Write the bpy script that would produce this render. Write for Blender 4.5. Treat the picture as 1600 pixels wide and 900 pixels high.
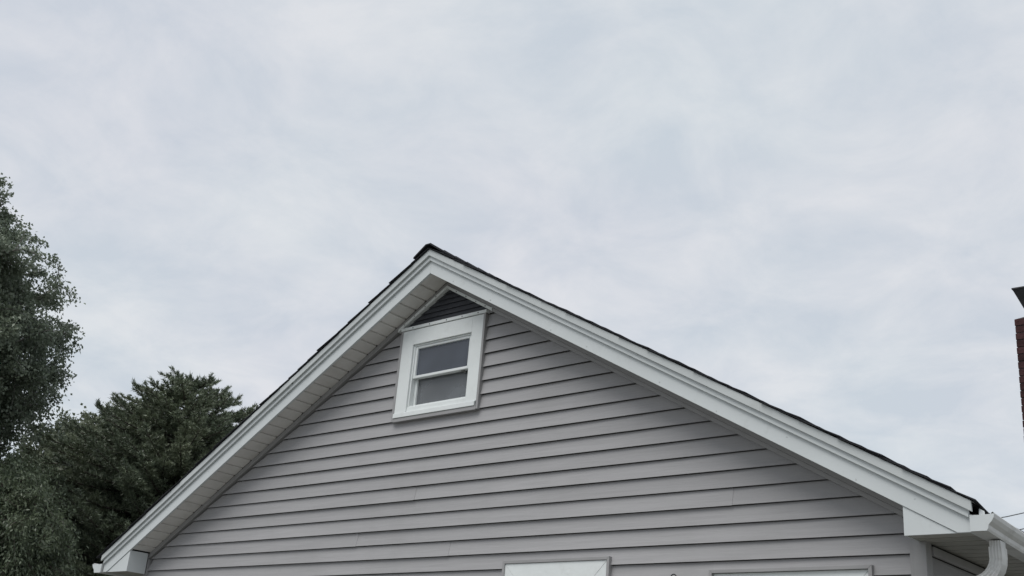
import bpy, bmesh, math, random
import numpy as np
from mathutils import Matrix, Vector

for o in list(bpy.data.objects):
    bpy.data.objects.remove(o)
scene = bpy.context.scene
C = scene.collection
random.seed(4)
rng = np.random.default_rng(11)

# ------------------------------------------------------------------ camera
CAM = Vector((6.307, -6.173, -2.117))
GROUND = -3.75
cam_data = bpy.data.cameras.new('camera')
cam = bpy.data.objects.new('camera', cam_data)
C.objects.link(cam)
right = Vector((0.75967, 0.64571, 0.07717))
up = Vector((0.18662, -0.33014, 0.92530))
fwd = Vector((-0.62295, 0.68852, 0.37130))
cam.matrix_world = Matrix(((right.x, up.x, -fwd.x, CAM.x), (right.y, up.y, -fwd.y, CAM.y), (right.z, up.z, -fwd.z, CAM.z), (0, 0, 0, 1)))
cam_data.sensor_width = 36.0
cam_data.lens = 36.0 * 1728.3 / 1600.0
cam_data.clip_start = 0.05
cam_data.clip_end = 2000
scene.camera = cam

# ------------------------------------------------------------------ world, sun, exposure
SUN_EL, SUN_AZ = math.radians(60), math.radians(186)      # azimuth clockwise from +y
world = bpy.data.worlds.new('World')
scene.world = world
world.use_nodes = True
nt = world.node_tree
nt.nodes.clear()
N = nt.nodes.new
out = N('ShaderNodeOutputWorld')
bg = N('ShaderNodeBackground'); bg.inputs['Strength'].default_value = 0.69
sky = N('ShaderNodeTexSky'); sky.sky_type = 'NISHITA'; sky.sun_disc = False
sky.sun_elevation = SUN_EL; sky.sun_rotation = SUN_AZ
sky_scale = N('ShaderNodeVectorMath'); sky_scale.operation = 'SCALE'; sky_scale.inputs['Scale'].default_value = 0.07
nt.links.new(sky.outputs[0], sky_scale.inputs[0])
tc = N('ShaderNodeTexCoord')
sep = N('ShaderNodeSeparateXYZ'); nt.links.new(tc.outputs['Generated'], sep.inputs[0])
mx = N('ShaderNodeMath'); mx.operation = 'MAXIMUM'; mx.inputs[1].default_value = 0.0; nt.links.new(sep.outputs['Z'], mx.inputs[0])
ad = N('ShaderNodeMath'); ad.operation = 'ADD'; ad.inputs[1].default_value = 0.22; nt.links.new(mx.outputs[0], ad.inputs[0])
dx = N('ShaderNodeMath'); dx.operation = 'DIVIDE'; nt.links.new(sep.outputs['X'], dx.inputs[0]); nt.links.new(ad.outputs[0], dx.inputs[1])
dy = N('ShaderNodeMath'); dy.operation = 'DIVIDE'; nt.links.new(sep.outputs['Y'], dy.inputs[0]); nt.links.new(ad.outputs[0], dy.inputs[1])
comb = N('ShaderNodeCombineXYZ'); nt.links.new(dx.outputs[0], comb.inputs['X']); nt.links.new(dy.outputs[0], comb.inputs['Y'])
n1 = N('ShaderNodeTexNoise'); n1.inputs['Scale'].default_value = 5.2; n1.inputs['Detail'].default_value = 9; n1.inputs['Roughness'].default_value = 0.6; n1.inputs['Distortion'].default_value = 0.35
nt.links.new(comb.outputs[0], n1.inputs['Vector'])
r1 = N('ShaderNodeValToRGB')
r1.color_ramp.elements[0].position = 0.36; r1.color_ramp.elements[0].color = (0.595, 0.648, 0.708, 1)
r1.color_ramp.elements[1].position = 0.68; r1.color_ramp.elements[1].color = (0.738, 0.760, 0.788, 1)
nt.links.new(n1.outputs['Fac'], r1.inputs[0])
n2 = N('ShaderNodeTexNoise'); n2.inputs['Scale'].default_value = 1.1; n2.inputs['Detail'].default_value = 3
off = N('ShaderNodeVectorMath'); off.operation = 'ADD'; off.inputs[1].default_value = (4.3, 1.7, 2.2)
nt.links.new(comb.outputs[0], off.inputs[0]); nt.links.new(off.outputs[0], n2.inputs['Vector'])
r2 = N('ShaderNodeValToRGB')
r2.color_ramp.elements[0].position = 0.38; r2.color_ramp.elements[0].color = (0.98, 1.0, 1.0, 1)
r2.color_ramp.elements[1].position = 0.62; r2.color_ramp.elements[1].color = (1.0, 0.985, 1.0, 1)
nt.links.new(n2.outputs['Fac'], r2.inputs[0])
mul = N('ShaderNodeMix'); mul.data_type = 'RGBA'; mul.blend_type = 'MULTIPLY'; mul.inputs['Factor'].default_value = 1
nt.links.new(r1.outputs[0], mul.inputs['A']); nt.links.new(r2.outputs[0], mul.inputs['B'])
mixs = N('ShaderNodeMix'); mixs.data_type = 'RGBA'; mixs.inputs['Factor'].default_value = 0.94
nt.links.new(sky_scale.outputs[0], mixs.inputs['A']); nt.links.new(mul.outputs['Result'], mixs.inputs['B'])
nt.links.new(mixs.outputs['Result'], bg.inputs['Color'])
nt.links.new(bg.outputs[0], out.inputs['Surface'])

sun_data = bpy.data.lights.new('sun', 'SUN')
sun_data.energy = 1.5
sun_data.angle = math.radians(40)
sun_data.color = (1.0, 0.975, 0.94)
sun = bpy.data.objects.new('sun', sun_data); C.objects.link(sun)
sd = Vector((math.sin(SUN_AZ) * math.cos(SUN_EL), math.cos(SUN_AZ) * math.cos(SUN_EL), math.sin(SUN_EL)))
sun.rotation_euler = sd.to_track_quat('Z', 'Y').to_euler()
sun.location = sd * 30

vs = scene.view_settings
vs.view_transform = 'Standard'; vs.look = 'None'; vs.exposure = 0.6; vs.gamma = 1.0; vs.use_curve_mapping = False
scene.render.engine = 'CYCLES'
scene.render.resolution_x = 1024; scene.render.resolution_y = 576
scene.cycles.max_bounces = 8; scene.cycles.transparent_max_bounces = 16

# ------------------------------------------------------------------ materials
def material(name, base, rough=0.6, var=0.0, scale=3.0, stretch=(1, 1, 1), bump=0.0, bscale=40.0, spec=0.5, metal=0.0,
             dirt=None, dirt_amt=0.0, dirt_scale=1.2, dirt_lo=0.5, piece=0.0):
    m = bpy.data.materials.new(name); m.use_nodes = True
    t = m.node_tree; b = t.nodes['Principled BSDF']
    b.inputs['Roughness'].default_value = rough; b.inputs['Metallic'].default_value = metal
    b.inputs['Specular IOR Level'].default_value = spec
    co = t.nodes.new('ShaderNodeTexCoord')
    geo = t.nodes.new('ShaderNodeNewGeometry')
    mp = t.nodes.new('ShaderNodeMapping'); mp.inputs['Scale'].default_value = stretch
    t.links.new(geo.outputs['Position'], mp.inputs['Vector'])
    n = t.nodes.new('ShaderNodeTexNoise'); n.inputs['Scale'].default_value = scale; n.inputs['Detail'].default_value = 6; n.inputs['Roughness'].default_value = 0.6
    t.links.new(mp.outputs[0], n.inputs['Vector'])
    rp = t.nodes.new('ShaderNodeValToRGB')
    rp.color_ramp.elements[0].position = 0.3; rp.color_ramp.elements[1].position = 0.7
    rp.color_ramp.elements[0].color = tuple(max(0, c * (1 - var)) for c in base) + (1,)
    rp.color_ramp.elements[1].color = tuple(min(1, c * (1 + var)) for c in base) + (1,)
    t.links.new(n.outputs['Fac'], rp.inputs[0])
    col = rp.outputs[0]
    if dirt:
        dn = t.nodes.new('ShaderNodeTexNoise'); dn.inputs['Scale'].default_value = dirt_scale; dn.inputs['Detail'].default_value = 9; dn.inputs['Roughness'].default_value = 0.68
        t.links.new(geo.outputs['Position'], dn.inputs['Vector'])
        dr = t.nodes.new('ShaderNodeValToRGB')
        dr.color_ramp.elements[0].position = dirt_lo; dr.color_ramp.elements[0].color = (0, 0, 0, 1)
        dr.color_ramp.elements[1].position = min(1, dirt_lo + 0.22); dr.color_ramp.elements[1].color = (dirt_amt,) * 3 + (1,)
        t.links.new(dn.outputs['Fac'], dr.inputs[0])
        mm = t.nodes.new('ShaderNodeMix'); mm.data_type = 'RGBA'
        t.links.new(dr.outputs[0], mm.inputs['Factor']); t.links.new(col, mm.inputs['A']); mm.inputs['B'].default_value = dirt + (1,)
        col = mm.outputs['Result']
    if piece:
        oi = t.nodes.new('ShaderNodeObjectInfo'); pr = t.nodes.new('ShaderNodeMapRange')
        pr.inputs['To Min'].default_value = 1 - piece; pr.inputs['To Max'].default_value = 1 + piece
        t.links.new(oi.outputs['Random'], pr.inputs['Value'])
        pm = t.nodes.new('ShaderNodeVectorMath'); pm.operation = 'SCALE'
        t.links.new(col, pm.inputs[0]); t.links.new(pr.outputs[0], pm.inputs['Scale']); col = pm.outputs[0]
    t.links.new(col, b.inputs['Base Color'])
    if bump > 0:
        bn = t.nodes.new('ShaderNodeTexNoise'); bn.inputs['Scale'].default_value = bscale; bn.inputs['Detail'].default_value = 4
        t.links.new(mp.outputs[0], bn.inputs['Vector'])
        bp = t.nodes.new('ShaderNodeBump'); bp.inputs['Strength'].default_value = bump; bp.inputs['Distance'].default_value = 0.01
        t.links.new(bn.outputs['Fac'], bp.inputs['Height']); t.links.new(bp.outputs[0], b.inputs['Normal'])
    return m

M = {}
M['siding'] = material('grey_vinyl_siding', (0.318, 0.313, 0.318), 0.55, 0.06, 1.6, (0.5, 1, 6), 0.30, 5, 0.35, piece=0.05, dirt=(0.24, 0.238, 0.235), dirt_amt=0.3, dirt_scale=1.4, dirt_lo=0.5)
M['siding_trim'] = material('grey_trim_channel', (0.29, 0.287, 0.288), 0.5, 0.08, 4)
M['white'] = material('white_coil_trim', (0.575, 0.605, 0.61), 0.42, 0.03, 2.5, (1, 1, 1), 0.10, 7, 0.4, dirt=(0.36, 0.37, 0.355), dirt_amt=0.45, dirt_scale=5, dirt_lo=0.56)
M['drip'] = material('drip_edge_metal', (0.50, 0.525, 0.525), 0.4, 0.05, 3, (1, 1, 1), 0.15, 9, 0.4, dirt=(0.36, 0.37, 0.36), dirt_amt=0.4, dirt_scale=6, dirt_lo=0.54)
M['casing'] = material('white_painted_casing', (0.70, 0.73, 0.725), 0.5, 0.03, 5, (1, 1, 1), 0.15, 25, 0.4, dirt=(0.5, 0.51, 0.49), dirt_amt=0.35, dirt_scale=9, dirt_lo=0.55)
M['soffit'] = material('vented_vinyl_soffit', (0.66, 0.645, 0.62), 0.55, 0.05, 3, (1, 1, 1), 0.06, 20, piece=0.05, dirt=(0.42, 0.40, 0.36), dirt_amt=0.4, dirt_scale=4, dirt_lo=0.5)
M['eave_soffit'] = material('dark_eave_soffit', (0.36, 0.355, 0.33), 0.6, 0.08, 3, (1, 6, 1), 0.06, 20, dirt=(0.25, 0.25, 0.22), dirt_amt=0.55, dirt_scale=3, dirt_lo=0.45)  # darker base colour than the raking soffit
M['gutter'] = material('gutter_aluminium', (0.58, 0.585, 0.575), 0.45, 0.05, 4, (1, 1, 1), 0.1, 12, dirt=(0.28, 0.28, 0.25), dirt_amt=0.6, dirt_scale=7, dirt_lo=0.5)
M['shingle'] = material('asphalt_shingle', (0.028, 0.029, 0.033), 0.9, 0.5, 90, (1, 1, 1), 0.5, 160, 0.2)
M['wood'] = material('roof_deck_wood', (0.22, 0.18, 0.13), 0.8, 0.2, 6, (1, 8, 1))
M['core'] = material('wall_sheathing', (0.06, 0.06, 0.06), 0.9, 0.1, 3)
M['louvre'] = material('dark_vent_louvre', (0.036, 0.038, 0.046), 0.6, 0.15, 12, (1, 1, 4))
M['screw'] = material('dark_screw', (0.12, 0.12, 0.115), 0.6, 0.1, 20)
M['room'] = material('attic_room', (0.30, 0.31, 0.33), 0.9, 0.1, 3)
M['brick'] = material('dark_red_brick', (0.048, 0.022, 0.023), 0.85, 0.35, 22, (1, 1, 1), 0.4, 60, 0.2, piece=0.3)
M['mortar'] = material('mortar', (0.07, 0.06, 0.06), 0.9, 0.15, 25, (1, 1, 1), 0.3, 80)
M['black_metal'] = material('black_metal', (0.018, 0.018, 0.02), 0.55, 0.3, 12)
M['concrete'] = material('concrete_block', (0.30, 0.295, 0.28), 0.85, 0.12, 5, (1, 1, 1), 0.3, 30)
M['ground'] = material('dry_lawn_and_gravel', (0.145, 0.142, 0.132), 0.95, 0.3, 2.2, (1, 1, 1), 0.5, 12, dirt=(0.10, 0.115, 0.055), dirt_amt=0.8, dirt_scale=0.25, dirt_lo=0.47)
M['bark'] = material('grey_brown_bark', (0.085, 0.075, 0.065), 0.9, 0.35, 9, (1, 1, 0.3), 0.6, 25, 0.2)
M['pale_bark'] = material('pale_bark', (0.20, 0.19, 0.175), 0.85, 0.4, 7, (1, 1, 2.5), 0.4, 20, 0.2)
M['wire'] = material('wire_sheath', (0.10, 0.105, 0.11), 0.7, 0.1, 5)

def leaf_material(name, lo, hi, warm, trans=0.36, clump=1.3):
    m = bpy.data.materials.new(name); m.use_nodes = True
    t = m.node_tree; b = t.nodes['Principled BSDF']; o = t.nodes['Material Output']
    geo = t.nodes.new('ShaderNodeNewGeometry')
    n = t.nodes.new('ShaderNodeTexNoise'); n.inputs['Scale'].default_value = clump; n.inputs['Detail'].default_value = 3
    t.links.new(geo.outputs['Position'], n.inputs['Vector'])
    ramp = t.nodes.new('ShaderNodeValToRGB'); ramp.color_ramp.elements[0].color = lo + (1,); ramp.color_ramp.elements[1].color = hi + (1,)
    t.links.new(geo.outputs['Random Per Island'], ramp.inputs[0])
    ramp2 = t.nodes.new('ShaderNodeValToRGB'); ramp2.color_ramp.elements[0].position = 0.42; ramp2.color_ramp.elements[1].position = 0.66
    ramp2.color_ramp.elements[0].color = (0, 0, 0, 1); ramp2.color_ramp.elements[1].color = (0.6, 0.6, 0.6, 1)
    t.links.new(n.outputs['Fac'], ramp2.inputs[0])
    mm = t.nodes.new('ShaderNodeMix'); mm.data_type = 'RGBA'; mm.inputs['B'].default_value = warm + (1,)
    t.links.new(ramp2.outputs[0], mm.inputs['Factor']); t.links.new(ramp.outputs[0], mm.inputs['A'])
    t.links.new(mm.outputs['Result'], b.inputs['Base Color'])
    b.inputs['Roughness'].default_value = 0.42; b.inputs['Specular IOR Level'].default_value = 0.55
    tr = t.nodes.new('ShaderNodeBsdfTranslucent'); t.links.new(mm.outputs['Result'], tr.inputs['Color'])
    ms = t.nodes.new('ShaderNodeMixShader'); ms.inputs[0].default_value = trans
    t.links.new(b.outputs[0], ms.inputs[1]); t.links.new(tr.outputs[0], ms.inputs[2]); t.links.new(ms.outputs[0], o.inputs['Surface'])
    return m
M['leaf_birch'] = leaf_material('birch_leaf', (0.093, 0.118, 0.088), (0.25, 0.297, 0.223), (0.186, 0.221, 0.151))
M['leaf_olive'] = leaf_material('olive_leaf', (0.072, 0.096, 0.06), (0.176, 0.219, 0.139), (0.139, 0.169, 0.101))
M['leaf_round'] = leaf_material('round_tree_leaf', (0.076, 0.096, 0.067), (0.192, 0.225, 0.153), (0.174, 0.19, 0.122))
M['leaf_dark'] = leaf_material('dark_leaf', (0.041, 0.056, 0.039), (0.115, 0.139, 0.097), (0.085, 0.1, 0.063))
M['needle'] = leaf_material('conifer_needle', (0.071, 0.094, 0.063), (0.207, 0.249, 0.166), (0.166, 0.191, 0.114), 0.15, 0.9)

def glass_material(name, tint, haze, diffuse_col=(0.30, 0.30, 0.30)):
    m = bpy.data.materials.new(name); m.use_nodes = True
    t = m.node_tree; t.nodes.clear()
    o = t.nodes.new('ShaderNodeOutputMaterial')
    tr = t.nodes.new('ShaderNodeBsdfTransparent'); tr.inputs['Color'].default_value = tint + (1,)
    di = t.nodes.new('ShaderNodeBsdfDiffuse'); di.inputs['Color'].default_value = diffuse_col + (1,)
    n = t.nodes.new('ShaderNodeTexNoise'); n.inputs['Scale'].default_value = 3.0; n.inputs['Detail'].default_value = 5
    geo = t.nodes.new('ShaderNodeNewGeometry'); t.links.new(geo.outputs['Position'], n.inputs['Vector'])
    mr = t.nodes.new('ShaderNodeMapRange'); mr.inputs['From Min'].default_value = 0.3; mr.inputs['From Max'].default_value = 0.7
    mr.inputs['To Min'].default_value = haze * 0.75; mr.inputs['To Max'].default_value = haze * 1.25
    t.links.new(n.outputs['Fac'], mr.inputs['Value'])
    m1 = t.nodes.new('ShaderNodeMixShader'); t.links.new(mr.outputs[0], m1.inputs[0]); t.links.new(tr.outputs[0], m1.inputs[1]); t.links.new(di.outputs[0], m1.inputs[2])
    gl = t.nodes.new('ShaderNodeBsdfGlossy'); gl.inputs['Roughness'].default_value = 0.02
    fr = t.nodes.new('ShaderNodeFresnel'); fr.inputs['IOR'].default_value = 1.52
    m2 = t.nodes.new('ShaderNodeMixShader'); t.links.new(fr.outputs[0], m2.inputs[0]); t.links.new(m1.outputs[0], m2.inputs[1]); t.links.new(gl.outputs[0], m2.inputs[2])
    t.links.new(m2.outputs[0], o.inputs['Surface'])
    return m
M['glass'] = glass_material('window_glass', (0.80, 0.85, 0.94), 0.26, (0.24, 0.275, 0.34))  # bluish diffuse colour stands in for sky reflected in the panes
M['glass_screen'] = glass_material('glass_with_grey_mix', (0.66, 0.67, 0.67), 0.46, (0.265, 0.282, 0.30))  # lower attic pane, stronger neutral grey diffuse mix

# ------------------------------------------------------------------ helpers
class MB:
    def __init__(self): self.v, self.f = [], []
    def poly(self, pts, faces):
        k = len(self.v); self.v += [tuple(p) for p in pts]; self.f += [tuple(i + k for i in f) for f in faces]; return self
    def prism_y(self, xz, y0, y1):
        n = len(xz)
        pts = [(x, y0, z) for x, z in xz] + [(x, y1, z) for x, z in xz]
        faces = [tuple(range(n)), tuple(range(2 * n - 1, n - 1, -1))] + [(i, n + i, n + (i + 1) % n, (i + 1) % n) for i in range(n)]
        return self.poly(pts, faces)
    def box(self, x0, x1, y0, y1, z0, z1): return self.prism_y([(x0, z0), (x1, z0), (x1, z1), (x0, z1)], y0, y1)
    def prism_between(self, ring_a, ring_b):
        n = len(ring_a)
        faces = [tuple(range(n)), tuple(range(2 * n - 1, n - 1, -1))] + [(i, n + i, n + (i + 1) % n, (i + 1) % n) for i in range(n)]
        return self.poly(list(ring_a) + list(ring_b), faces)
    def tube(self, path, radii, sides=6):
        path = [Vector(p) for p in path]; rings = []
        for i, p in enumerate(path):
            d = (path[min(i + 1, len(path) - 1)] - path[max(i - 1, 0)]).normalized()
            a = d.orthogonal().normalized(); b = d.cross(a)
            r = radii[i] if hasattr(radii, '__len__') else radii
            rings.append([p + (a * math.cos(t) + b * math.sin(t)) * r for t in (2 * math.pi * k / sides for k in range(sides))])
        k = len(self.v)
        for rg in rings: self.v += [tuple(q) for q in rg]
        for i in range(len(rings) - 1):
            for j in range(sides):
                a = k + i * sides + j; b = k + i * sides + (j + 1) % sides
                self.f.append((a, b, b + sides, a + sides))
        self.f.append(tuple(k + j for j in range(sides))[::-1]); e = k + (len(rings) - 1) * sides
        self.f.append(tuple(e + j for j in range(sides)))
        return self
    def mesh(self, name, mat):
        me = bpy.data.meshes.new(name); me.from_pydata(self.v, [], self.f)
        bm = bmesh.new(); bm.from_mesh(me); bmesh.ops.recalc_face_normals(bm, faces=bm.faces); bm.to_mesh(me); bm.free()
        me.materials.append(mat); return me
    def build(self, name, mat, parent=None, bevel=0.0, smooth=False):
        me = self.mesh(name, mat); o = bpy.data.objects.new(name, me); C.objects.link(o)
        if parent: o.parent = parent
        if smooth:
            for p in me.polygons: p.use_smooth = True
        if bevel:
            b = o.modifiers.new('bevel', 'BEVEL'); b.width = bevel; b.segments = 2; b.limit_method = 'ANGLE'
        return o
def empty(name, loc=(0, 0, 0), parent=None):
    o = bpy.data.objects.new(name, None); C.objects.link(o); o.location = loc; o.empty_display_size = 0.2
    if parent: o.parent = parent
    return o
def tag(o, label, cat=None, group=None, kind=None):
    if label: o['label'] = label
    if cat: o['category'] = cat
    if group: o['group'] = group
    if kind: o['kind'] = kind
    return o

# ------------------------------------------------------------------ ground
g = MB(); R = 500
g.poly([(-R, -R, GROUND), (R, -R, GROUND), (R, R, GROUND), (-R, R, GROUND)], [(0, 1, 2, 3)])
tag(g.build('ground', M['ground']), None, kind='structure')

# ------------------------------------------------------------------ house
SL = 0.56196            # roof slope
E_ = 0.1143             # siding exposure
XR, XL = 3.965, -3.885  # side wall planes
Y_END = 9.0
house = empty('house', (0, 0, GROUND))
tag(house, 'grey clapboard gabled house with white rake trim and small attic window', 'house')
house.location = (0, 0, 0)
def part_empty(name, parent): return empty(name, (0, 0, 0), parent)
WINDOWS = [(-0.46, 0.455, 0.25, 1.04), (0.90, 1.81, -2.26, -1.00), (2.625, 3.635, -2.36, -1.11)]   # holes

# --- front gable wall: sheathing with window holes
def strips(ybase, thick):
    zs = sorted({GROUND + 0.35, 1.37} | {z for w in WINDOWS for z in w[2:]} | {-0.84})
    m = MB()
    for za, zb in zip(zs[:-1], zs[1:]):
        zm = (za + zb) / 2
        def ext(z): return min(XR - 0.03, (1.38 - z) / SL), max(XL + 0.03, -(1.38 - z) / SL)
        cuts = sorted([(w[0], w[1]) for w in WINDOWS if w[2] < zm < w[3]])
        (ra, la), (rb, lb) = ext(za), ext(zb)
        segs = []; pa, pb = la, lb
        for c0, c1 in cuts:
            segs.append((pa, c0, pb, c0)); pa = pb = c1
        segs.append((pa, ra, pb, rb))
        for a0, b0, a1, b1 in segs:
            if b0 - a0 < 0.01: continue
            a1 = min(a1, b1)
            m.prism_y([(a0, za), (b0, za), (b1, zb), (a1, zb)], ybase, ybase + thick)
    return m
wall_front = strips(0.046, 0.08).build('gable_wall', M['core'], house)
YB, YT, TUCK, SLOT = -0.008, 0.010, 0.016, 0.0042
def face_profile(z0, z1, zlow=None):
    """(y, z) points of the bowed clapboard face from the butt up, thin sheet behind it"""
    H = z1 - z0; zlow = z0 if zlow is None else zlow
    zs = [zlow + (z1 - TUCK - SLOT - zlow) * t for t in (0.0, 0.12, 0.28, 0.48, 0.72, 1.0)]
    front = []
    for z in zs:
        u = max(0.0, 1 - (z - z0) / (H - TUCK - SLOT))
        front.append((YT + (YB - YT) * u ** 1.35, z))
    front += [(0.038, zs[-1] + 0.001), (0.038, z1)]
    back = [(0.041, z1), (0.041, zs[-1] - 0.003)] + [(y + 0.003, z + (0.0015 if i == 0 else -0.002 if i == 5 else 0)) for i, (y, z) in enumerate(front[:6])][::-1]
    return front + back
def board(a0, b0, a1, b1, z0, z1, yoff=0.0, parent=wall_front, zoff=0.0, zlow=None):
    prof = face_profile(z0 + zoff, z1, zlow); zl = prof[0][1]
    fr = lambda z: max(0.0, (z - zl) / (z1 - zl))
    pa = [(a0 + (a1 - a0) * fr(z), y + yoff, z) for y, z in prof]; pb = [(b0 + (b1 - b0) * fr(z), y + yoff, z) for y, z in prof]
    o = MB().prism_between(pa, pb).build('siding_board', M['siding'], parent)
    for p in o.data.polygons: p.use_smooth = len(p.vertices) == 4
    o.data.set_sharp_from_angle(angle=math.radians(35))
    return o
SEAMS = {4: -0.15, 6: 2.74, 7: -0.78, 8: 0.29, 12: 2.1, 14: -0.6, 16: 0.2, 18: -2.2, 20: 2.3, 11: 0.3}
n = -11
while True:
    zb = -n * E_ + 0.003; z1 = zb + E_ + TUCK
    if z1 < GROUND + 0.42: break
    rb = min(XR - 0.07, (1.362 - zb) / SL); rt = min(XR - 0.07, (1.362 - z1) / SL)
    lb_ = max(XL + 0.05, -(1.341 - zb) / SL); lt = max(XL + 0.05, -(1.341 - z1) / SL)
    rt = max(rt, 0.0); lt = min(lt, 0.0)
    zc = zb + E_ * 0.5
    cuts = sorted([(w[0] - 0.012, w[1] + 0.012) for w in WINDOWS if w[2] - 0.045 < zc < w[3] + 0.035])
    if zc > 1.035: cuts = [(-0.478, 0.470)]
    for w in WINDOWS[1:]:
        if zb < w[3] + 0.027 < zb + E_: board(w[0] - 0.012, w[1] + 0.012, w[0] - 0.012, w[1] + 0.012, zb, z1, zlow=w[3] + 0.022)
    segs = []; p0, p1 = lb_, lt
    for c0, c1 in cuts:
        if p0 < c0 - 0.02: segs.append((p0, c0, min(p1, c0), c0))
        p0 = p1 = c1
    if p0 < rb - 0.02: segs.append((p0, rb, p1, max(p1, rt)))
    for a0, b0, a1, b1 in segs:
        s = SEAMS.get(n)
        if s is not None and max(a0, a1) + 0.2 < s < min(b0, b1) - 0.2:
            board(a0, s + 0.012, a1, s + 0.012, zb, z1, -0.0022, zoff=-0.002)
            board(s - 0.02, b0, s - 0.02, b1, zb, z1)
        else:
            board(a0, b0, a1, b1, zb, z1)
    n += 1

# rake channel where siding meets the soffit, corner posts
def slope_quad(sign, c0, c1, x0, x1):
    return [(sign * x0, c0 - SL * x0), (sign * x1, c0 - SL * x1), (sign * x1, c1 - SL * x1), (sign * x0, c1 - SL * x0)]
for sg in (1, -1):
    x0 = 0.50; x1 = 3.96 if sg > 0 else 3.86
    MB().prism_y(slope_quad(sg, 1.341 if sg > 0 else 1.359, 1.374, x0, x1), -0.022, 0.05).build('rake_channel', M['siding_trim'], house, 0.003)
    MB().prism_y(slope_quad(sg, 1.3745, 1.41, 0.0, x1), -0.0205, 0.05).build('soffit_receiver', M['siding_trim'], house)
cp = MB(); cp.box(3.880, 3.903, -0.022, 0.03, GROUND + 0.35, -0.93); cp.box(3.9035, XR + 0.012, -0.034, 0.05, GROUND + 0.35, -0.93)
cp.build('corner_post', M['siding_trim'], house, 0.002)
cp = MB(); cp.box(-3.850, -3.828, -0.022, 0.03, GROUND + 0.35, -0.80); cp.box(XL - 0.012, -3.8505, -0.034, 0.05, GROUND + 0.35, -0.80)
cp.build('corner_post', M['siding_trim'], house, 0.002)

# --- side walls
for sg, X, ztop in ((1, XR, -0.985), (-1, XL, -0.965)):
    inner = X - sg * 0.035
    w = MB().box(min(inner, inner - sg * 0.1), max(inner, inner - sg * 0.1), 0.125, Y_END, GROUND + 0.35, -0.80).build('side_wall', M['core'], house)
    n = 9
    while -n * E_ > GROUND + 0.33:
        zb = -n * E_ + 0.003; z1 = zb + E_ + TUCK
        if zb + 0.05 < ztop:
            z1 = min(z1, ztop)
            prof = [(X - sg * (y + 0.004), z) for y, z in face_profile(zb, z1)]
            MB().prism_between([(x, 0.052, z) for x, z in prof], [(x, Y_END, z) for x, z in prof]).build('siding_board', M['siding'], w)
        n += 1
    f = MB().box(min(X, X + sg * 0.022), max(X, X + sg * 0.022), 0.056, Y_END, ztop - 0.045, ztop + 0.004).build('frieze_trim', M['siding_trim'], house, 0.003)
MB().box(XL + 0.03, XR - 0.03, Y_END, Y_END + 0.12, GROUND + 0.35, -0.80).prism_y([(XL + 0.03, -0.80), (XR - 0.03, -0.80), (0, 1.40)], Y_END, Y_END + 0.12).build('back_wall', M['siding'], house)
MB().box(XL + 0.04, XR - 0.04, 0.03, Y_END + 0.10, GROUND - 0.1, GROUND + 0.36).build('foundation', M['concrete'], house)
MB().box(XL + 0.14, XR - 0.14, 0.13, Y_END - 0.02, GROUND + 0.40, GROUND + 0.5).build('floor_slab', M['wood'], house)

# --- rake boards, trim and drip edge
ZBR, ZBL = -0.970, -0.950
for sg in (1, -1):
    xe = 4.30 if sg > 0 else 4.255
    zb = ZBR if sg > 0 else ZBL
    c0, c1 = 1.406, 1.5165
    pts = [(0, c0), (sg * (c0 - zb) / SL, zb), (sg * xe, zb), (sg * xe, c1 + 0.02 - SL * xe), (0, c1 + 0.02)]
    rb = MB().prism_y(pts, -0.243, -0.222).build('rake_board', M['white'], house, 0.002)
    MB().prism_y(slope_quad(sg, 1.5165, 1.575, 0.0, xe - 0.003), -0.262, -0.2435).build('rake_trim', M['white'], rb, 0.003)
    for xa, xb, k in ((0.0, 1.62, 0), (1.60, 3.1, 1), (3.08, xe + 0.02, 2)):
        yo = 0.0012 * (k % 2)
        m = MB().prism_y(slope_quad(sg, 1.557, 1.613, xa, xb), -0.280 - yo, -0.2625 - yo)
        m.prism_y(slope_quad(sg, 1.610, 1.615, xa, xb), -0.278 - yo, -0.15)
        m.build('drip_edge', M['drip'], rb, 0.002)
    # nail heads and dents on the face of the board
    nh = MB()
    for k in range(9):
        x = 0.35 + k * 0.47 + random.uniform(-0.12, 0.12); c = 1.43 + random.choice((0.0, 0.055)) + random.uniform(-0.006, 0.006)
        if x > xe - 0.1: continue
        nh.tube([(sg * x, -0.2425, c - SL * x), (sg * x, -0.2445, c - SL * x)], random.uniform(0.0035, 0.0065), 8)
    nh.build('nail_heads', M['drip'], rb)['kind'] = 'stuff'

# --- boxed eave returns
for sg, xi, zb in ((1, 3.940, ZBR), (-1, 3.832, ZBL)):
    tip = (1.404 - zb) / SL
    m = MB().prism_y([(sg * xi, zb), (sg * tip, zb), (sg * xi, 1.404 - SL * xi)], -0.236, -0.2230)
    zc = zb + 0.018; tip2 = (1.404 - zc) / SL
    m.prism_y([(sg * xi, zc), (sg * tip2, zc), (sg * xi, 1.404 - SL * xi)], -0.2230, -0.0345)
    m.prism_y([(sg * xi, zb), (sg * (xi + 0.008), zb), (sg * (xi + 0.008), zc), (sg * xi, zc)], -0.2230, -0.0345)
    m.build('eave_return', M['white'], house)

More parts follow.
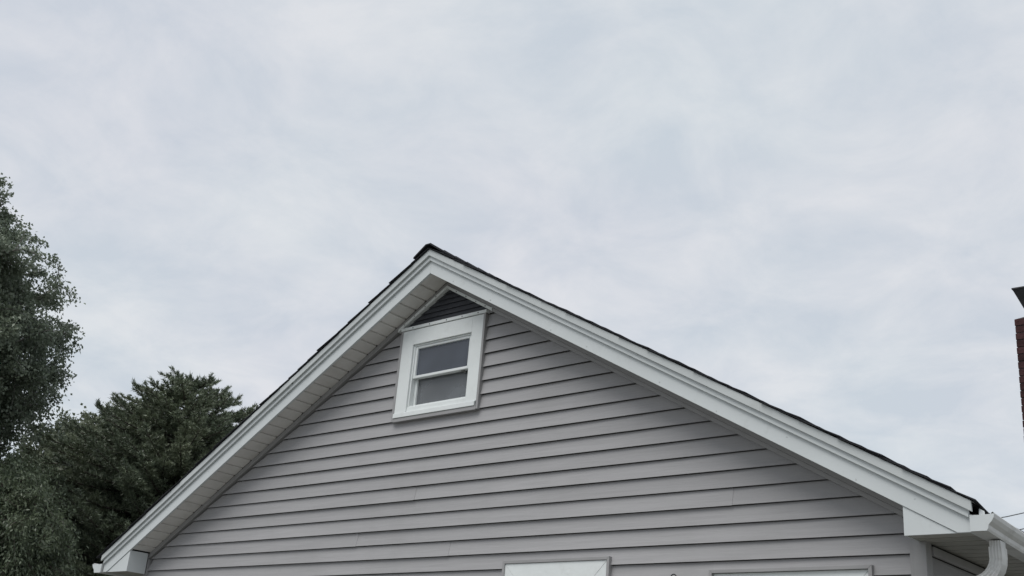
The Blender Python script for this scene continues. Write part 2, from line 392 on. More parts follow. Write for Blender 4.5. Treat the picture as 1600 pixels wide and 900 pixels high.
# --- raking soffit of single panels
for sg in (1, -1):
    so = part_empty('soffit', house)
    xe = 3.945 if sg > 0 else 3.838
    dxp = 0.1130; x = 0.0; k = 0
    off0 = 0.028
    while x < xe - 0.001:
        xb = min(xe, off0 + dxp * (k + 1)) if k >= 0 else off0
        m = MB()
        prof = [(x + 0.0015, 1.4145), (x + 0.006, 1.413), (xb - 0.0155, 1.413), (xb - 0.0145, 1.428), (xb + 0.001, 1.428), (xb + 0.001, 1.432), (x + 0.0015, 1.432)]
        m.prism_y([(sg * a, c - SL * a) for a, c in prof], -0.2225, -0.020 + random.uniform(-0.004, 0.003))
        m.build('soffit_panel', M['soffit'], so)
        x = xb; k += 1

# --- flat eave soffits of single panels
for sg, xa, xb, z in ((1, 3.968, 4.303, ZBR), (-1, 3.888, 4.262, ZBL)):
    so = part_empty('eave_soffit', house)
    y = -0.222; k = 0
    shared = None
    MB().box(min(sg * xa, sg * xb), max(sg * xa, sg * xb), -0.2215, Y_END, z + 0.016, z + 0.022).build('soffit_backing', M['core'], so)
    while y < Y_END - 0.13:
        if y < -0.04: x_in = 3.9485 if sg > 0 else 3.8405
        else: x_in = xa
        prof = [(0.001, 0.004), (0.115, 0.004), (0.117, 0.012), (0.127, 0.012), (0.127, 0.015), (0.001, 0.015)]
        lo, hi = sorted((sg * x_in, sg * xb))
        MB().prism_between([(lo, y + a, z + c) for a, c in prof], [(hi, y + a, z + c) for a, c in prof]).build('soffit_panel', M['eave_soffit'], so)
        y += 0.127
    fx = sorted((sg * (xb + 0.0005), sg * (xb - 0.016)))
    MB().box(fx[0], fx[1], -0.221, Y_END, z + 0.0005, -0.885).build('eave_fascia', M['white'], house)

# --- roof decks, shingle courses, ridge caps
for sg in (1, -1):
    xe = 4.30
    roof = MB().prism_y([(0, 1.585), (sg * 3.95, 1.585 - SL * 3.95), (sg * 3.95, 1.6095 - SL * 3.95), (0, 1.6095)], -0.242, Y_END + 0.3).build('roof', M['wood'], house)
    ex = 0.128; k = 0
    nrm = Vector((sg * SL, 0, 1)).normalized(); dwn = Vector((sg, 0, -SL)).normalized()
    cosn = math.sqrt(1 + SL * SL)
    L = xe * cosn + 0.045
    while True:
        s1 = L - k * 0.140; s0 = max(0.0, s1 - 0.29)
        if s1 < 0.10: break
        P = lambda s, h: Vector((0, 0, 1.6155)) + dwn * s + nrm * h
        jit = random.uniform(-0.007, 0.007); th = random.uniform(0.005, 0.008)
        y0 = -0.293 + jit; y1 = Y_END + 0.32
        h1 = random.uniform(0.009, 0.015)
        a = [P(s0, 0.001), P(s1, h1), P(s1, h1 + th), P(s0, 0.004)]
        sag = [random.uniform(-0.003, 0.002) for _ in range(2)]
        ra = [(p.x, y0, p.z + (sag[0] if i in (1, 2) else 0)) for i, p in enumerate(a)]
        rb_ = [(p.x, y1, p.z) for p in a]
        if False:
            mid = lambda yy: [(P(s1 - 0.075, 0.007).x, yy, P(s1 - 0.075, 0.007).z), (P(s1 - 0.075, 0.015).x, yy, P(s1 - 0.075, 0.015).z)]
            dp = lambda r: [r[0], mid(r[0][1])[0], (r[1][0], r[1][1], r[1][2] - 0.042), (r[2][0], r[2][1], r[2][2] - 0.042), mid(r[0][1])[1], r[3]]
            ra, rb_ = dp(ra), dp([(x, y, z - (0.03 if i in (1, 2) else 0)) for i, (x, y, z) in enumerate(rb_)])
            rm = [(x, 0.35, z) for x, y, z in rb_]
            MB().prism_between(ra, rm).build('shingle_course', M['shingle'], roof); ra = rm
        def bend(r):
            o2 = []
            for x, yy, zz in r:
                u = min(1, max(0, (abs(x) - 3.85) / 0.48)); v2 = min(1, max(0, (yy + 0.3) / 0.55)) if sg > 0 else 0
                o2.append((x, yy, zz - u * u * (0.004 + 0.10 * v2)))
            return o2
        if s1 > 3.8 * cosn:
            sub = []
            for yy in (y0, -0.1, 0.05, 0.25): sub.append(bend([(p[0], yy, p[2]) for p in ra]))
            sub.append(bend(rb_))
            m = MB(); nr = len(ra)
            for r in sub: m.v += r
            for i in range(len(sub) - 1):
                for j in range(nr): m.f.append((i * nr + j, (i + 1) * nr + j, (i + 1) * nr + (j + 1) % nr, i * nr + (j + 1) % nr))
            m.f.append(tuple(range(nr))); m.f.append(tuple(range((len(sub) - 1) * nr, len(sub) * nr)))
            m.build('shingle_course', M['shingle'], roof)
        else:
            MB().prism_between(ra, rb_).build('shingle_course', M['shingle'], roof)
        k += 1
    if sg == 1: roof_r = roof
k = 0; y = -0.305
while y < Y_END + 0.2:
    wv = 0.15 + random.uniform(-0.01, 0.01); wl = 0.17 + random.uniform(-0.01, 0.012)
    h = 0.022 + 0.006 * (k % 2); z0 = 1.6155 + 0.016
    y1 = y + 0.30
    def ring(yy, dz):
        return [(-wl, yy, z0 - SL * wl + dz), (-0.02, yy, z0 + 0.003 + dz), (0.02, yy, z0 + 0.003 + dz), (wv, yy, z0 - SL * wv + dz),
                (wv, yy, z0 - SL * wv + 0.013 + dz), (0.03, yy, z0 + 0.012 + dz), (-0.03, yy, z0 + 0.012 + dz), (-wl, yy, z0 - SL * wl + 0.013 + dz)]
    MB().prism_between(ring(y, 0.012), ring(y1, 0.001)).build('ridge_cap', M['shingle'], roof_r)
    y += 0.145 if k else 0.17; k += 1

# --- gutters (K style), end caps, downspout
def gutter_profile(sg, xb, z, wd=1.0):   # outer skin then inner skin
    o_ = [(0, 0.088), (0, 0.0), (0.080, 0.0), (0.086, 0.012), (0.090, 0.030), (0.106, 0.046), (0.118, 0.066), (0.122, 0.086), (0.116, 0.094), (0.106, 0.088)]
    i_ = [(0.107, 0.084), (0.115, 0.087), (0.1175, 0.083), (0.1145, 0.068), (0.103, 0.050), (0.087, 0.033), (0.083, 0.014), (0.078, 0.003), (0.003, 0.003), (0.003, 0.088)]
    return [(sg * (xb + a * wd), z + c) for a, c in o_ + i_]
for sg, xb, z in ((1, 4.3045, -0.968), (-1, 4.268, -0.955)):
    wd = 1.0 if sg > 0 else 1.4
    prof = gutter_profile(sg, xb, z, wd); ya = -0.262
    gt = MB()
    n_ = len(prof); rows = [(ya, 0.0), (0.0, -0.014), (0.3, -0.026), (0.7, -0.032), (Y_END + 0.2, -0.032)] if sg > 0 else [(ya, 0.0), (Y_END + 0.2, 0.0)]
    for yy, dz in rows: gt.v += [(x, yy, zz + dz) for x, zz in prof]
    gt.f += [(r * n_ + i, (r + 1) * n_ + i, (r + 1) * n_ + (i + 1) % n_, r * n_ + (i + 1) % n_) for r in range(len(rows) - 1) for i in range(n_)]
    go = gt.build('gutter', M['gutter'], house)
    cap = [(sg * (xb + a * wd), z + c) for a, c in ((-0.002, -0.002), (0.081, -0.002), (0.088, 0.011), (0.092, 0.029), (0.108, 0.045), (0.120, 0.065), (0.124, 0.084), (0.060, 0.080), (-0.002, 0.082))]
    MB().prism_y(cap, ya - 0.004, ya + 0.003).build('end_cap', M['white'], go)
    if sg > 0: gutter_r = go
# bent flashing scrap above the gutter end
MB().prism_between([(4.345, -0.245, -0.885), (4.375, -0.245, -0.905), (4.377, -0.243, -0.903), (4.347, -0.243, -0.883)],
                   [(4.335, -0.21, -0.845), (4.36, -0.21, -0.86), (4.362, -0.208, -0.858), (4.337, -0.208, -0.843)]).build('flashing_scrap', M['drip'], house)

# downspout outlet and corrugated elbow swept from a fluted rectangle
def fluted(w, d, amp, n_per=7):
    pts = []
    def side(p, q, cnt, nx, ny):
        for i in range(cnt):
            t = i / cnt; o2 = amp * (0.5 - 0.5 * math.cos(2 * math.pi * t * (n_per if cnt > 20 else 4)))
            pts.append((p[0] + (q[0] - p[0]) * t - nx * o2, p[1] + (q[1] - p[1]) * t - ny * o2))
    a, b = w / 2, d / 2
    side((-a, -b), (a, -b), 28, 0, -1); side((a, -b), (a, b), 16, 1, 0); side((a, b), (-a, b), 28, 0, 1); side((-a, b), (-a, -b), 16, -1, 0)
    return pts
sec = fluted(0.086, 0.062, 0.004)      # along y, along local x
ds = MB(); path = []
cx0, cy0, zt = 4.358, -0.035, -0.986
path.append((cx0, zt, 0.0, 0.92)); path.append((cx0, zt - 0.032, 0.0, 0.92)); path.append((cx0, zt - 0.033, 0.0, 1.05)); path.append((cx0, zt - 0.085, 0.0, 1.05))
rad = 0.13
for i in range(1, 12):
    t = math.radians(72) * i / 11
    crimp = 1.05 - (0.03 if i % 2 else 0.0)
    path.append((cx0 - rad * (1 - math.cos(t)), zt - 0.085 - rad * math.sin(t), t, crimp))
lx, lz, t, _ = path[-1]
path.append((lx - 0.12 * math.sin(t), lz - 0.12 * math.cos(t), t, 1.03))
lx, lz, _, _ = path[-1]
for i in range(1, 9):
    tt = t * (1 - i / 8); 
    lx -= 0.02 * math.sin((tt + t * (1 - (i - 1) / 8)) / 2); lz -= 0.02 * math.cos((tt + t * (1 - (i - 1) / 8)) / 2)
    path.append((lx, lz, tt, 1.03 - (0.03 if i % 2 else 0)))
path.append((lx, GROUND + 0.1, 0.0, 1.0))
ns = len(sec)
for (px, pz, t, sc) in path:
    ex_, ez_ = math.cos(t), -math.sin(t)
    for (sy, sx) in sec:
        ds.v.append((px + sx * sc * ex_, cy0 + sy * sc, pz + sx * sc * ez_))
for i in range(len(path) - 1):
    for j in range(ns):
        ds.f.append((i * ns + j, i * ns + (j + 1) % ns, (i + 1) * ns + (j + 1) % ns, (i + 1) * ns + j))
ds.build('downspout', M['gutter'], house)

# --- chimney built of bricks, metal cap above
CH = Vector((3.062, 5.06, 0)); CW = 0.50; CTOP = 2.19
chim = empty('chimney', (CH.x, CH.y, -0.2), house)
def chim_child(o):
    o.parent = chim; return o
core = MB().box(0.008, CW - 0.008, 0.008, CW - 0.008, -0.3, CTOP + 0.2).build('mortar_core', M['mortar'], chim)
bmesh_brick = MB().box(-0.1, 0.1, -0.045, 0.045, -0.0325, 0.0325).mesh('brick', M['brick'])
half_brick = MB().box(-0.045, 0.045, -0.045, 0.045, -0.0325, 0.0325).mesh('brick', M['brick'])
kz = 0; z = CTOP + 0.2 - 0.035
while z > -0.30:
    for side in range(4):
        lens = [(0.1, 0), (0.31, 0)] if kz % 2 else [(0.0975, 0), (0.3075, 0)]
        for (u, _) in lens:
            b = bpy.data.objects.new('brick', bmesh_brick); C.objects.link(b); b.parent = chim
            j = random.uniform(-0.003, 0.003)
            if side == 0: b.location = (u, 0.045 + j, z); rot = 0
            elif side == 1: b.location = (CW - 0.045 - j, u, z); rot = 90
            elif side == 2: b.location = (CW - u, CW - 0.045 + j, z); rot = 180
            else: b.location = (0.045 + j, CW - u, z); rot = 270
            b.rotation_euler = (random.uniform(-0.01, 0.01), 0, math.radians(rot) + random.uniform(-0.012, 0.012))
    kz += 1; z -= 0.0762
zt = CTOP + 0.2
MB().prism_between([(0.0, 0.0, zt), (CW, 0.0, zt), (CW, CW, zt), (0.0, CW, zt)], [(0.09, 0.09, zt + 0.05), (CW - 0.09, 0.09, zt + 0.05), (CW - 0.09, CW - 0.09, zt + 0.05), (0.09, CW - 0.09, zt + 0.05)]).build('mortar_crown', M['mortar'], chim)
cap = MB()
a, b_ = 0.0, CW; c, d = 0.075, CW - 0.075
cap.prism_between([(c, c, zt + 0.135), (d, c, zt + 0.135), (d, d, zt + 0.135), (c, d, zt + 0.135)], [(a, a, zt + 0.33), (b_, a, zt + 0.33), (b_, b_, zt + 0.33), (a, b_, zt + 0.33)])
cap.box(a - 0.006, b_ + 0.006, a - 0.006, b_ + 0.006, zt + 0.331, zt + 0.345)
for ux in (0.12, CW - 0.12):
    for uy in (0.12, CW - 0.12): cap.box(ux - 0.012, ux + 0.012, uy - 0.012, uy + 0.012, zt + 0.02, zt + 0.136)
cap.build('rain_cap', M['black_metal'], chim)
chim.rotation_euler = (0, math.radians(0.9), 0)

# ------------------------------------------------------------------ attic window
aw = part_empty('attic_window', house)
yo = -0.024
ch = MB()                                                    # grey channel around the casing
ch.box(-0.500, -0.474, yo - 0.006, 0.03, 0.222, 1.035); ch.box(0.464, 0.486, yo - 0.006, 0.03, 0.222, 1.035); ch.box(-0.474, 0.464, yo - 0.008, 0.03, 0.217, 0.248)
ch.build('window_channel', M['siding_trim'], aw, 0.002)
def casing(x0, x1, z0, z1, parent, y0=yo - 0.004, y1=0.05, name='casing', mat='casing', bev=0.003): return MB().box(x0, x1, y0, y1, z0, z1).build(name, M[mat], parent, bev)
casing(-0.474, -0.338, 0.290, 1.026, aw); casing(0.342, 0.464, 0.290, 1.026, aw)
casing(-0.338, 0.342, 0.889, 1.026, aw); casing(-0.338, 0.342, 0.290, 0.333, aw, yo + 0.004)
casing(-0.478, 0.452, 0.250, 0.290, aw, yo - 0.014, 0.05, 'sill')
casing(-0.338, -0.322, 0.333, 0.889, aw, -0.012, 0.06, 'jamb'); casing(0.328, 0.342, 0.333, 0.889, aw, -0.012, 0.06, 'jamb'); casing(-0.322, 0.328, 0.876, 0.889, aw, -0.012, 0.06, 'jamb')
def sash(name, x0, x1, z0, z1, y, rail_b, rail_t, stile, parent, gm):
    s = MB()
    s.box(x0, x0 + stile, y, y + 0.03, z0, z1); s.box(x1 - stile, x1, y, y + 0.03, z0, z1)
    s.box(x0 + stile, x1 - stile, y, y + 0.03, z0, z0 + rail_b); s.box(x0 + stile, x1 - stile, y, y + 0.03, z1 - rail_t, z1)
    so = s.build(name, M['casing'], parent, 0.004)
    MB().box(x0 + stile - 0.004, x1 - stile + 0.004, y + 0.017, y + 0.021, z0 + rail_b - 0.004, z1 - rail_t + 0.004).build('pane', M[gm], so)
    return so
sash('upper_sash', -0.322, 0.328, 0.588, 0.876, -0.004, 0.024, 0.022, 0.025, aw, 'glass')
sash('lower_sash', -0.321, 0.327, 0.333, 0.604, 0.030, 0.026, 0.012, 0.026, aw, 'glass_screen')
casing(-0.322, 0.328, 0.3335, 0.349, aw, -0.006, 0.029, 'sill')
lock = MB().box(0.225, 0.262, 0.010, 0.029, 0.574, 0.586); lock.tube([(0.245, 0.022, 0.577), (0.275, 0.018, 0.568)], 0.005, 8)
lock.build('sash_lock', M['screw'], aw, 0.002)
def room(x0, x1, z0, z1, y0, y1, parent):
    m = MB(); t = 0.02
    m.box(x0, x1, y1, y1 + t, z0, z1); m.box(x0, x0 + t, y0, y1, z0, z1); m.box(x1 - t, x1, y0, y1, z0, z1)
    m.box(x0 + t, x1 - t, y0, y1, z0, z0 + t); m.box(x0 + t, x1 - t, y0, y1, z1 - t, z1)
    return m.build('room_lining', M['room'], parent)
room(-0.44, 0.44, 0.10, 0.98, 0.125, 0.9, aw)
# ------------------------------------------------------------------ triangular louvre above the window
gv = part_empty('gable_vent', house)
VT, VB = 1.366, 1.060
MB().prism_y([(-0.55, VB), (0.55, VB), (0, 1.372)], 0.020, 0.0215).build('vent_back', M['core'], gv)
nz = 6
for k in range(nz):
    za = VB + 0.012 + k * 0.047
    hw0 = (1.352 - za) / SL - 0.012; hw1 = (1.352 - za - 0.05) / SL - 0.012
    if hw0 < 0.03: break
    hw1 = max(hw1, 0.004)
    MB().prism_between([(-hw0, 0.000, za), (-hw1, 0.012, za + 0.05), (-hw1, 0.015, za + 0.05), (-hw0, 0.004, za + 0.001)],
                       [(hw0, 0.000, za), (hw1, 0.012, za + 0.05), (hw1, 0.015, za + 0.05), (hw0, 0.004, za + 0.001)]).build('slat', M['louvre'], gv)
for sg in (1, -1):
    MB().prism_y(slope_quad(sg, 1.344, 1.372, 0.0, 0.548), -0.030, 0.02).build('vent_frame', M['casing'], gv, 0.002)
MB().box(-0.505, 0.490, -0.032, 0.02, 1.034, 1.062).build('vent_frame', M['casing'], gv, 0.002)
MB().box(-0.500, 0.486, -0.020, 0.02, 1.0265, 1.0335).build('vent_flashing', M['siding_trim'], gv)
sc = MB()
for sg in (1, -1):
    for x in (0.12, 0.24, 0.36, 0.47): sc.tube([(sg * x, -0.0300, 1.357 - SL * x), (sg * x, -0.0325, 1.357 - SL * x)], 0.0055, 8)
for x in (-0.36, -0.16, 0.04, 0.22, 0.40): sc.tube([(x, -0.032, 1.048), (x, -0.0345, 1.048)], 0.0055, 8)
sc.build('screw_heads', M['screw'], gv)['kind'] = 'stuff'

# ------------------------------------------------------------------ lower windows (only their heads are in view)
def lower_window(x0, x1, ztop, zbot, cw, deep):
    w = part_empty('lower_window', house)
    t = 0.022
    ch = MB()
    ch.prism_y([(x0, ztop), (x1, ztop), (x1 - t, ztop - t), (x0 + t, ztop - t)], -0.030, 0.03)
    ch.prism_y([(x0, ztop - 0.0006), (x0 + t, ztop - t - 0.0006), (x0 + t, zbot + t), (x0, zbot)], -0.030, 0.03)
    ch.prism_y([(x1, ztop - 0.0006), (x1, zbot), (x1 - t, zbot + t), (x1 - t, ztop - t - 0.0006)], -0.030, 0.03)
    ch.prism_y([(x0, zbot - 0.0006), (x0 + t, zbot + t - 0.0006), (x1 - t, zbot + t - 0.0006), (x1, zbot - 0.0006)], -0.030, 0.03)
    ch.build('window_channel', M['siding_trim'], w, 0.0015)
    a0, a1, b1, b0 = x0 + t, x1 - t, ztop - t - 0.002, zbot + t
    y0 = -0.022 + deep; gp = 0.0012
    MB().prism_y([(a0 + gp, b1), (a1 - gp, b1), (a1 - cw - gp, b1 - cw), (a0 + cw + gp, b1 - cw)], y0, 0.05).build('casing', M['casing'], w)
    MB().prism_y([(a0, b1 - gp), (a0 + cw, b1 - cw - gp), (a0 + cw, b0 + cw + gp), (a0, b0 + gp)], y0 + 0.001, 0.05).build('casing', M['casing'], w)
    MB().prism_y([(a1, b1 - gp), (a1, b0 + gp), (a1 - cw, b0 + cw + gp), (a1 - cw, b1 - cw - gp)], y0 + 0.001, 0.05).build('casing', M['casing'], w)
    MB().prism_y([(a0 + gp, b0), (a0 + cw + gp, b0 + cw), (a1 - cw - gp, b0 + cw), (a1 - gp, b0)], y0 - 0.012, 0.05).build('sill', M['casing'], w)
    i0, i1, j0, j1 = a0 + cw, a1 - cw, b0 + cw, b1 - cw
    zm = (j0 + j1) / 2
    sash('upper_sash', i0 + 0.001, i1 - 0.001, zm - 0.015, j1 - 0.001, 0.0, 0.03, 0.035, 0.04, w, 'glass')
    sash('lower_sash', i0 + 0.001, i1 - 0.001, j0 + 0.001, zm + 0.015, 0.032, 0.04, 0.03, 0.04, w, 'glass')
    room(x0 + 0.05, x1 - 0.05, zbot + 0.05, ztop - 0.06, 0.125, 1.0, w)
lower_window(0.879, 1.831, -0.972, -2.29, 0.115, 0.0)
lower_window(2.600, 3.660, -1.083, -2.39, 0.115, 0.012)

# ------------------------------------------------------------------ small hook on the wall
hook = empty('wall_hook', (2.346, -0.012, -1.21))
tag(hook, 'small black metal ring hook on the grey siding between the two lower windows', 'hook')
hk = MB(); hk.box(-0.012, 0.012, -0.006, 0.004, -0.03, 0.03); hk.build('hook_plate', M['black_metal'], hook, 0.002)
ring = [(0.021 * math.sin(t), -0.022, 0.0835 - 0.021 * math.cos(t)) for t in [2 * math.pi * i / 20 for i in range(21)]]
MB().tube([(0, -0.004, 0.01), (0, -0.022, 0.03), (0, -0.022, 0.0625)], 0.004, 8).tube(ring, 0.0042, 8).build('hook_ring', M['black_metal'], hook)

# ------------------------------------------------------------------ trees
def tri_mesh(name, verts, faces, mat, parent):
    """verts (n,3) float, faces (m,k) int with k 3 or 4"""
    me = bpy.data.meshes.new(name)
    nv, (nf, k) = len(verts), faces.shape
    me.vertices.add(nv); me.vertices.foreach_set('co', verts.astype(np.float32).ravel())
    me.loops.add(nf * k); me.loops.foreach_set('vertex_index', faces.astype(np.int32).ravel())
    me.polygons.add(nf); me.polygons.foreach_set('loop_start', np.arange(0, nf * k, k, dtype=np.int32))
    me.update(calc_edges=True); me.materials.append(mat)
    o = bpy.data.objects.new(name, me); C.objects.link(o); o.parent = parent
    return o
def unit(a): return a / np.maximum(1e-9, np.linalg.norm(a, axis=-1, keepdims=True))
def leaves(centers, dirs, length, width, fold=0.25):
    """pointed leaf of two folded halves (a diamond quad), one island for each leaf"""
    n = len(centers)
    nrm = unit(rng.normal(size=(n, 3)) + np.array([0, 0, 0.7]))
    d = unit(dirs); side = unit(np.cross(d, nrm)); nn = np.cross(side, d)
    L = length * rng.uniform(0.7, 1.25, (n, 1)); W = width * rng.uniform(0.7, 1.25, (n, 1))
    p0 = centers; p2 = centers + d * L
    p1 = centers + d * L * 0.42 + side * W * 0.5 + nn * W * fold; p3 = centers + d * L * 0.42 - side * W * 0.5 + nn * W * fold
    v = np.stack([p0, p1, p2, p3], 1).reshape(-1, 3)
    return v, np.arange(n * 4).reshape(n, 4)
def bent(a, b, droop, steps=5, wob=0.05):
    pts = []
    L = np.linalg.norm(b - a)
    off_ = rng.normal(size=3) * wob * L
    for i in range(steps + 1):
        t = i / steps
        pts.append(a + (b - a) * t + np.array([0, 0, 1.0]) * (math.sin(math.pi * t) * L * droop) + off_ * math.sin(math.pi * t))
    return np.array(pts)

def broadleaf(name, label, base, height, crown_c, crown_r, limbs, twigs, per_twig, leaf_len, leaf_w, mat, bark, hang=0.5, twig_len=0.8, trunk_r=0.14, shell=0.55, lump=0.22, spread=0.09, taper=0.0, extra=(), group='trees beside the house'):
    """crown_c / crown_r: centre and radii of the crown ellipsoid, world space"""
    root = empty(name, tuple(base)); tag(root, label, 'tree', group)
    base = np.array(base, float); crown_c = np.array(crown_c, float); crown_r = np.array(crown_r, float)
    tr = MB()
    top = crown_c + np.array([0, 0, crown_r[2] * 0.75])
    stem = [base + np.array([0, 0, -0.15]), base * 0.7 + np.array([crown_c[0], crown_c[1], base[2]]) * 0.3 + np.array([0.06, 0.05, (crown_c[2] - base[2]) * 0.35]), crown_c + np.array([0.08, -0.05, -crown_r[2] * 0.25]), crown_c + np.array([-0.05, 0.1, crown_r[2] * 0.3]), top]
    stem = np.array(stem)
    tr.tube([tuple(p - base) for p in stem], [trunk_r * 1.25, trunk_r, trunk_r * 0.72, trunk_r * 0.42, trunk_r * 0.1], 10)
    # lumpy directions
    lump_dirs = unit(rng.normal(size=(14, 3))); lump_amp = rng.uniform(-1, 1, 14)
    def radius(d):
        k = np.exp(6 * (d @ lump_dirs.T - 1)) @ lump_amp
        return 1 + lump * np.clip(k, -1, 1)
    LC, LD = [], []
    def stem_at(z):
        zz = np.clip(z, stem[0][2], stem[-1][2]); return np.array([np.interp(zz, stem[:, 2], stem[:, 0]), np.interp(zz, stem[:, 2], stem[:, 1]), zz])
    golden = math.pi * (3 - math.sqrt(5))
    for i in range(limbs + len(extra)):
        zz = max(-1.0, 1 - 2 * (i + 0.5) / limbs); rr = math.sqrt(1 - zz * zz); th = golden * i + rng.uniform(-.25, .25)
        d = np.array([rr * math.cos(th), rr * math.sin(th), zz])
        hs = 1 - taper * max(0.0, -d[2]) ** 0.8
        end = np.array(extra[i - limbs]) if i >= limbs else crown_c + d * np.array([hs, hs, 1]) * crown_r * radius(d) * rng.uniform(0.72, 0.98)
        st = stem_at(end[2] - np.linalg.norm((end - crown_c)[:2]) * rng.uniform(0.35, 0.7))
        path = bent(st, end, 0.08, 6, 0.06)
        r0 = trunk_r * 0.34 * (0.6 + 0.4 * rng.random())
        tr.tube([tuple(p - base) for p in path], list(np.linspace(r0, r0 * 0.14, 7)), 5)
        for j in range(twigs):
            t = shell * rng.random() + (1 - shell) if j else 1.0
            q = t * 6; k = min(5, int(q)); pt = path[k] + (path[k + 1] - path[k]) * (q - k)
            outd = unit(pt - crown_c + 1e-6)
            dr = unit(outd * 0.8 + rng.normal(size=3) * 0.75 + np.array([0, 0, 0.15 - 0.3 * hang]))
            ln = twig_len * rng.uniform(0.5, 1.2)
            e = pt + dr * ln + np.array([0, 0, -hang * ln * rng.uniform(0.2, 0.8)])
            tp = bent(pt, e, 0.10, 4, 0.05)
            tr.tube([tuple(p - base) for p in tp], [0.009, 0.008, 0.006, 0.004, 0.002], 3)
            m = int(per_twig * rng.uniform(0.6, 1.3))
            s = rng.random(m) ** 0.75 * 3.999
            ki = s.astype(int); fr = (s - ki)[:, None]
            pos = tp[ki] + (tp[ki + 1] - tp[ki]) * fr
            pos = pos + rng.normal(size=(m, 3)) * spread * np.array([1, 1, 0.85])
            ld = unit(rng.normal(size=(m, 3)) * 0.7 + dr * 0.5 + np.array([0, 0, -hang * 1.2]))
            LC.append(pos); LD.append(ld)
    LC = np.concatenate(LC); LD = np.concatenate(LD)
    v, f = leaves(LC, LD, leaf_len, leaf_w)
    tr.build('trunk', M[bark], root, smooth=True)
    tri_mesh('crown', v - base, f, M[mat], root)
    return root

def conifer(name, label, base, height, rmax, whorls, mat, group='trees beside the house'):
    root = empty(name, tuple(base)); tag(root, label, 'tree', group)
    tr = MB(); H = height
    tr.tube([(0, 0, -0.1), (0.03, 0.02, H * 0.4), (-0.03, 0.0, H * 0.75), (0.0, 0.02, H)], [0.19, 0.14, 0.07, 0.012], 10)
    TC, TD, TS = [], [], []
    for w in range(whorls):
        u = (w + 0.5) / whorls
        h = H * (0.14 + 0.85 * u ** 0.9)
        depth = H - h
        rw = min(rmax, 0.14 + 1.50 * depth ** 0.78) * rng.uniform(0.78, 1.14)
        nb = int(9 + 6 * min(1, depth / 2))
        a0 = rng.uniform(0, 6.28)
        for b in range(nb):
            a = a0 + 2 * math.pi * b / nb + rng.uniform(-.3, .3)
            L = rw * rng.uniform(0.72, 1.04)
            up_ = 0.30 * math.exp(-depth * 1.3) + 0.06
            st = np.array([0, 0, h + rng.uniform(-.1, .1)]); e = np.array([math.cos(a) * L, math.sin(a) * L, st[2] + L * (up_ - 0.10 * min(1, depth / 4))])
            path = bent(st, e, -0.07, 6, 0.035)
            tr.tube([tuple(p) for p in path], list(np.linspace(0.028 * (0.5 + L / rmax), 0.005, 7)), 4)
            fw_ = unit(e - st); sd_ = unit(np.cross(fw_, [0, 0, 1.0]))
            nside = max(6, int(L / 0.065))
            for s in range(nside):
                t = 0.22 + 0.80 * (s + rng.random()) / nside
                t = min(t, 1.0); q = t * 5.999; k = int(q); pt = path[k] + (path[k + 1] - path[k]) * (q - k)
                sl = (0.14 + 0.26 * L / rmax) * (1.12 - 0.72 * t) * rng.uniform(0.6, 1.2) + 0.05
                sgn = 1 if s % 2 else -1
                dr = unit(fw_ * 0.75 + sgn * sd_ * rng.uniform(0.35, 1.0) + np.array([0, 0, rng.uniform(0.0, 0.42)])) if t < 0.97 else unit(fw_ + np.array([0, 0, 0.5]))
                e2 = pt + dr * sl
                tr.tube([tuple(pt), tuple(e2)], [0.006, 0.003], 3)
                m = int(18 + sl * 170)
                tt = rng.random((m, 1)) ** 0.8
                TC.append(pt + (e2 - pt) * tt + rng.normal(size=(m, 3)) * 0.012)
                TD.append(unit(dr * 0.75 + rng.normal(size=(m, 3)) * 0.55 + np.array([0, 0, 0.25])))
    TC = np.concatenate(TC); TD = np.concatenate(TD); n = len(TC)
    side = unit(np.cross(TD, rng.normal(size=(n, 3))))
    L = rng.uniform(0.045, 0.085, (n, 1)); W = rng.uniform(0.006, 0.011, (n, 1))
    v = np.stack([TC - side * W, TC + side * W, TC + TD * L], 1).reshape(-1, 3)
    tr.build('trunk', M['bark'], root, smooth=True)
    tri_mesh('crown', v, np.arange(n * 3).reshape(n, 3), M[mat], root)
    return root

G = GROUND
EXTRA = [(-10.55, 1.45, 2.60), (-10.7, 1.35, 2.3), (-10.55, 1.2, 2.45)]
broadleaf('birch_tree', 'tall small leaved tree at the left edge, rising well above the other trees', (-11.3, -0.3, G), 10,
          (-11.10, -0.10, 2.15), (2.26, 2.26, 3.15), 175, 15, 100, 0.060, 0.038, 'leaf_birch', 'pale_bark', hang=0.5, twig_len=0.50, trunk_r=0.17, shell=0.62, spread=0.055, taper=0.68, lump=0.14, extra=EXTRA)
conifer('conifer_tree', 'dark needled conifer behind the left slope of the roof', (-11.75, 5.02, G), 7.36, 3.3, 44, 'needle')
broadleaf('round_tree', 'dense rounded dark green tree behind the conifer', (-15.3, 5.85, G), 8,
          (-15.15, 5.95, 0.88), (2.85, 2.85, 2.9), 150, 17, 80, 0.085, 0.058, 'leaf_round', 'bark', hang=0.15, twig_len=0.45, trunk_r=0.2, shell=0.42, lump=0.08, spread=0.075)
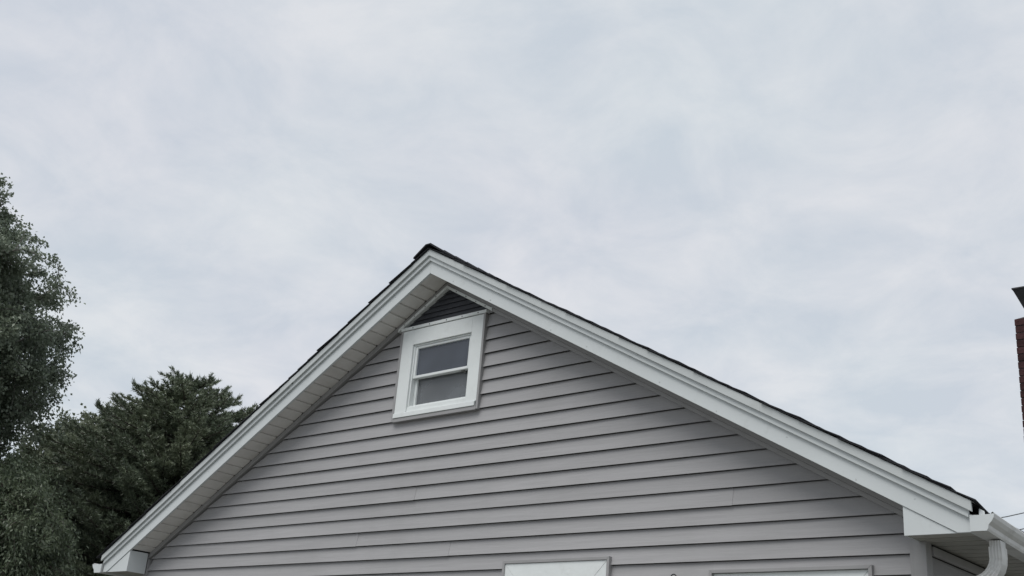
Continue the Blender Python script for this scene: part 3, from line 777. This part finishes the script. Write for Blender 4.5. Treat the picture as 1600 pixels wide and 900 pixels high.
broadleaf('willow_shrub', 'green shrub with drooping narrow leaves in the lower left corner below the tall tree', (-9.15, 0.85, G), 5,
          (-9.15, 0.85, -0.25), (0.95, 0.95, 1.2), 80, 16, 70, 0.062, 0.022, 'leaf_olive', 'bark', hang=0.8, twig_len=0.42, trunk_r=0.09, shell=0.6, spread=0.06)
broadleaf('far_tree', 'dark leafy tree low at the far left, seen through gaps', (-21.0, 6.4, G), 7,
          (-21.0, 6.4, -0.2), (4.2, 4.2, 3.0), 80, 13, 50, 0.11, 0.075, 'leaf_dark', 'bark', hang=0.2, twig_len=0.7, trunk_r=0.2, shell=0.5, spread=0.13)

# ------------------------------------------------------------------ overhead wires far behind the right eave
def pole(name, label, x, y, top):
    r = empty(name, (x, y, G)); tag(r, label, 'pole')
    h = top - G
    MB().tube([(0, 0, -0.3), (0, 0, h * 0.5), (0, 0, h + 0.5)], [0.15, 0.13, 0.1], 12).build('post', M['bark'], r)
    return r
PR, PL = np.array([4.6, 21.7]), np.array([-14.5, 16.9])
for zobs, off_, lab in ((3.30, 0.0, 'highest of the three thin wires right of the gutter'), (2.955, 0.02, 'middle of the three thin wires right of the gutter'), (2.815, 0.04, 'lowest of the three thin wires right of the gutter')):
    A = np.array([-1.65, 20.12]); d = (PR - PL); Ls = np.linalg.norm(d); d = d / Ls
    sA = np.dot(A - PL, d); slope = 0.21
    sag_k = slope / (2 * sA - Ls)            # z = z0 + k (s^2 - s L)
    z_end = zobs - sag_k * (sA * sA - sA * Ls)
    pts = []
    for i in range(25):
        s = Ls * i / 24; p = PL + d * s
        pts.append((p[0], p[1] + off_, z_end + sag_k * (s * s - s * Ls)))
    mid = (PL + PR) / 2
    w = empty('overhead_wire', (mid[0], mid[1], 0)); bpy.data.objects.remove(w)
    o = MB().tube(pts, 0.011, 6).build('overhead_wire', M['wire'])
    tag(o, lab, 'wire', 'overhead wires')
    ztop = z_end if off_ == 0 else ztop
pole('utility_pole', 'wooden utility pole beyond the right edge carrying the wires', PR[0], PR[1], ztop)
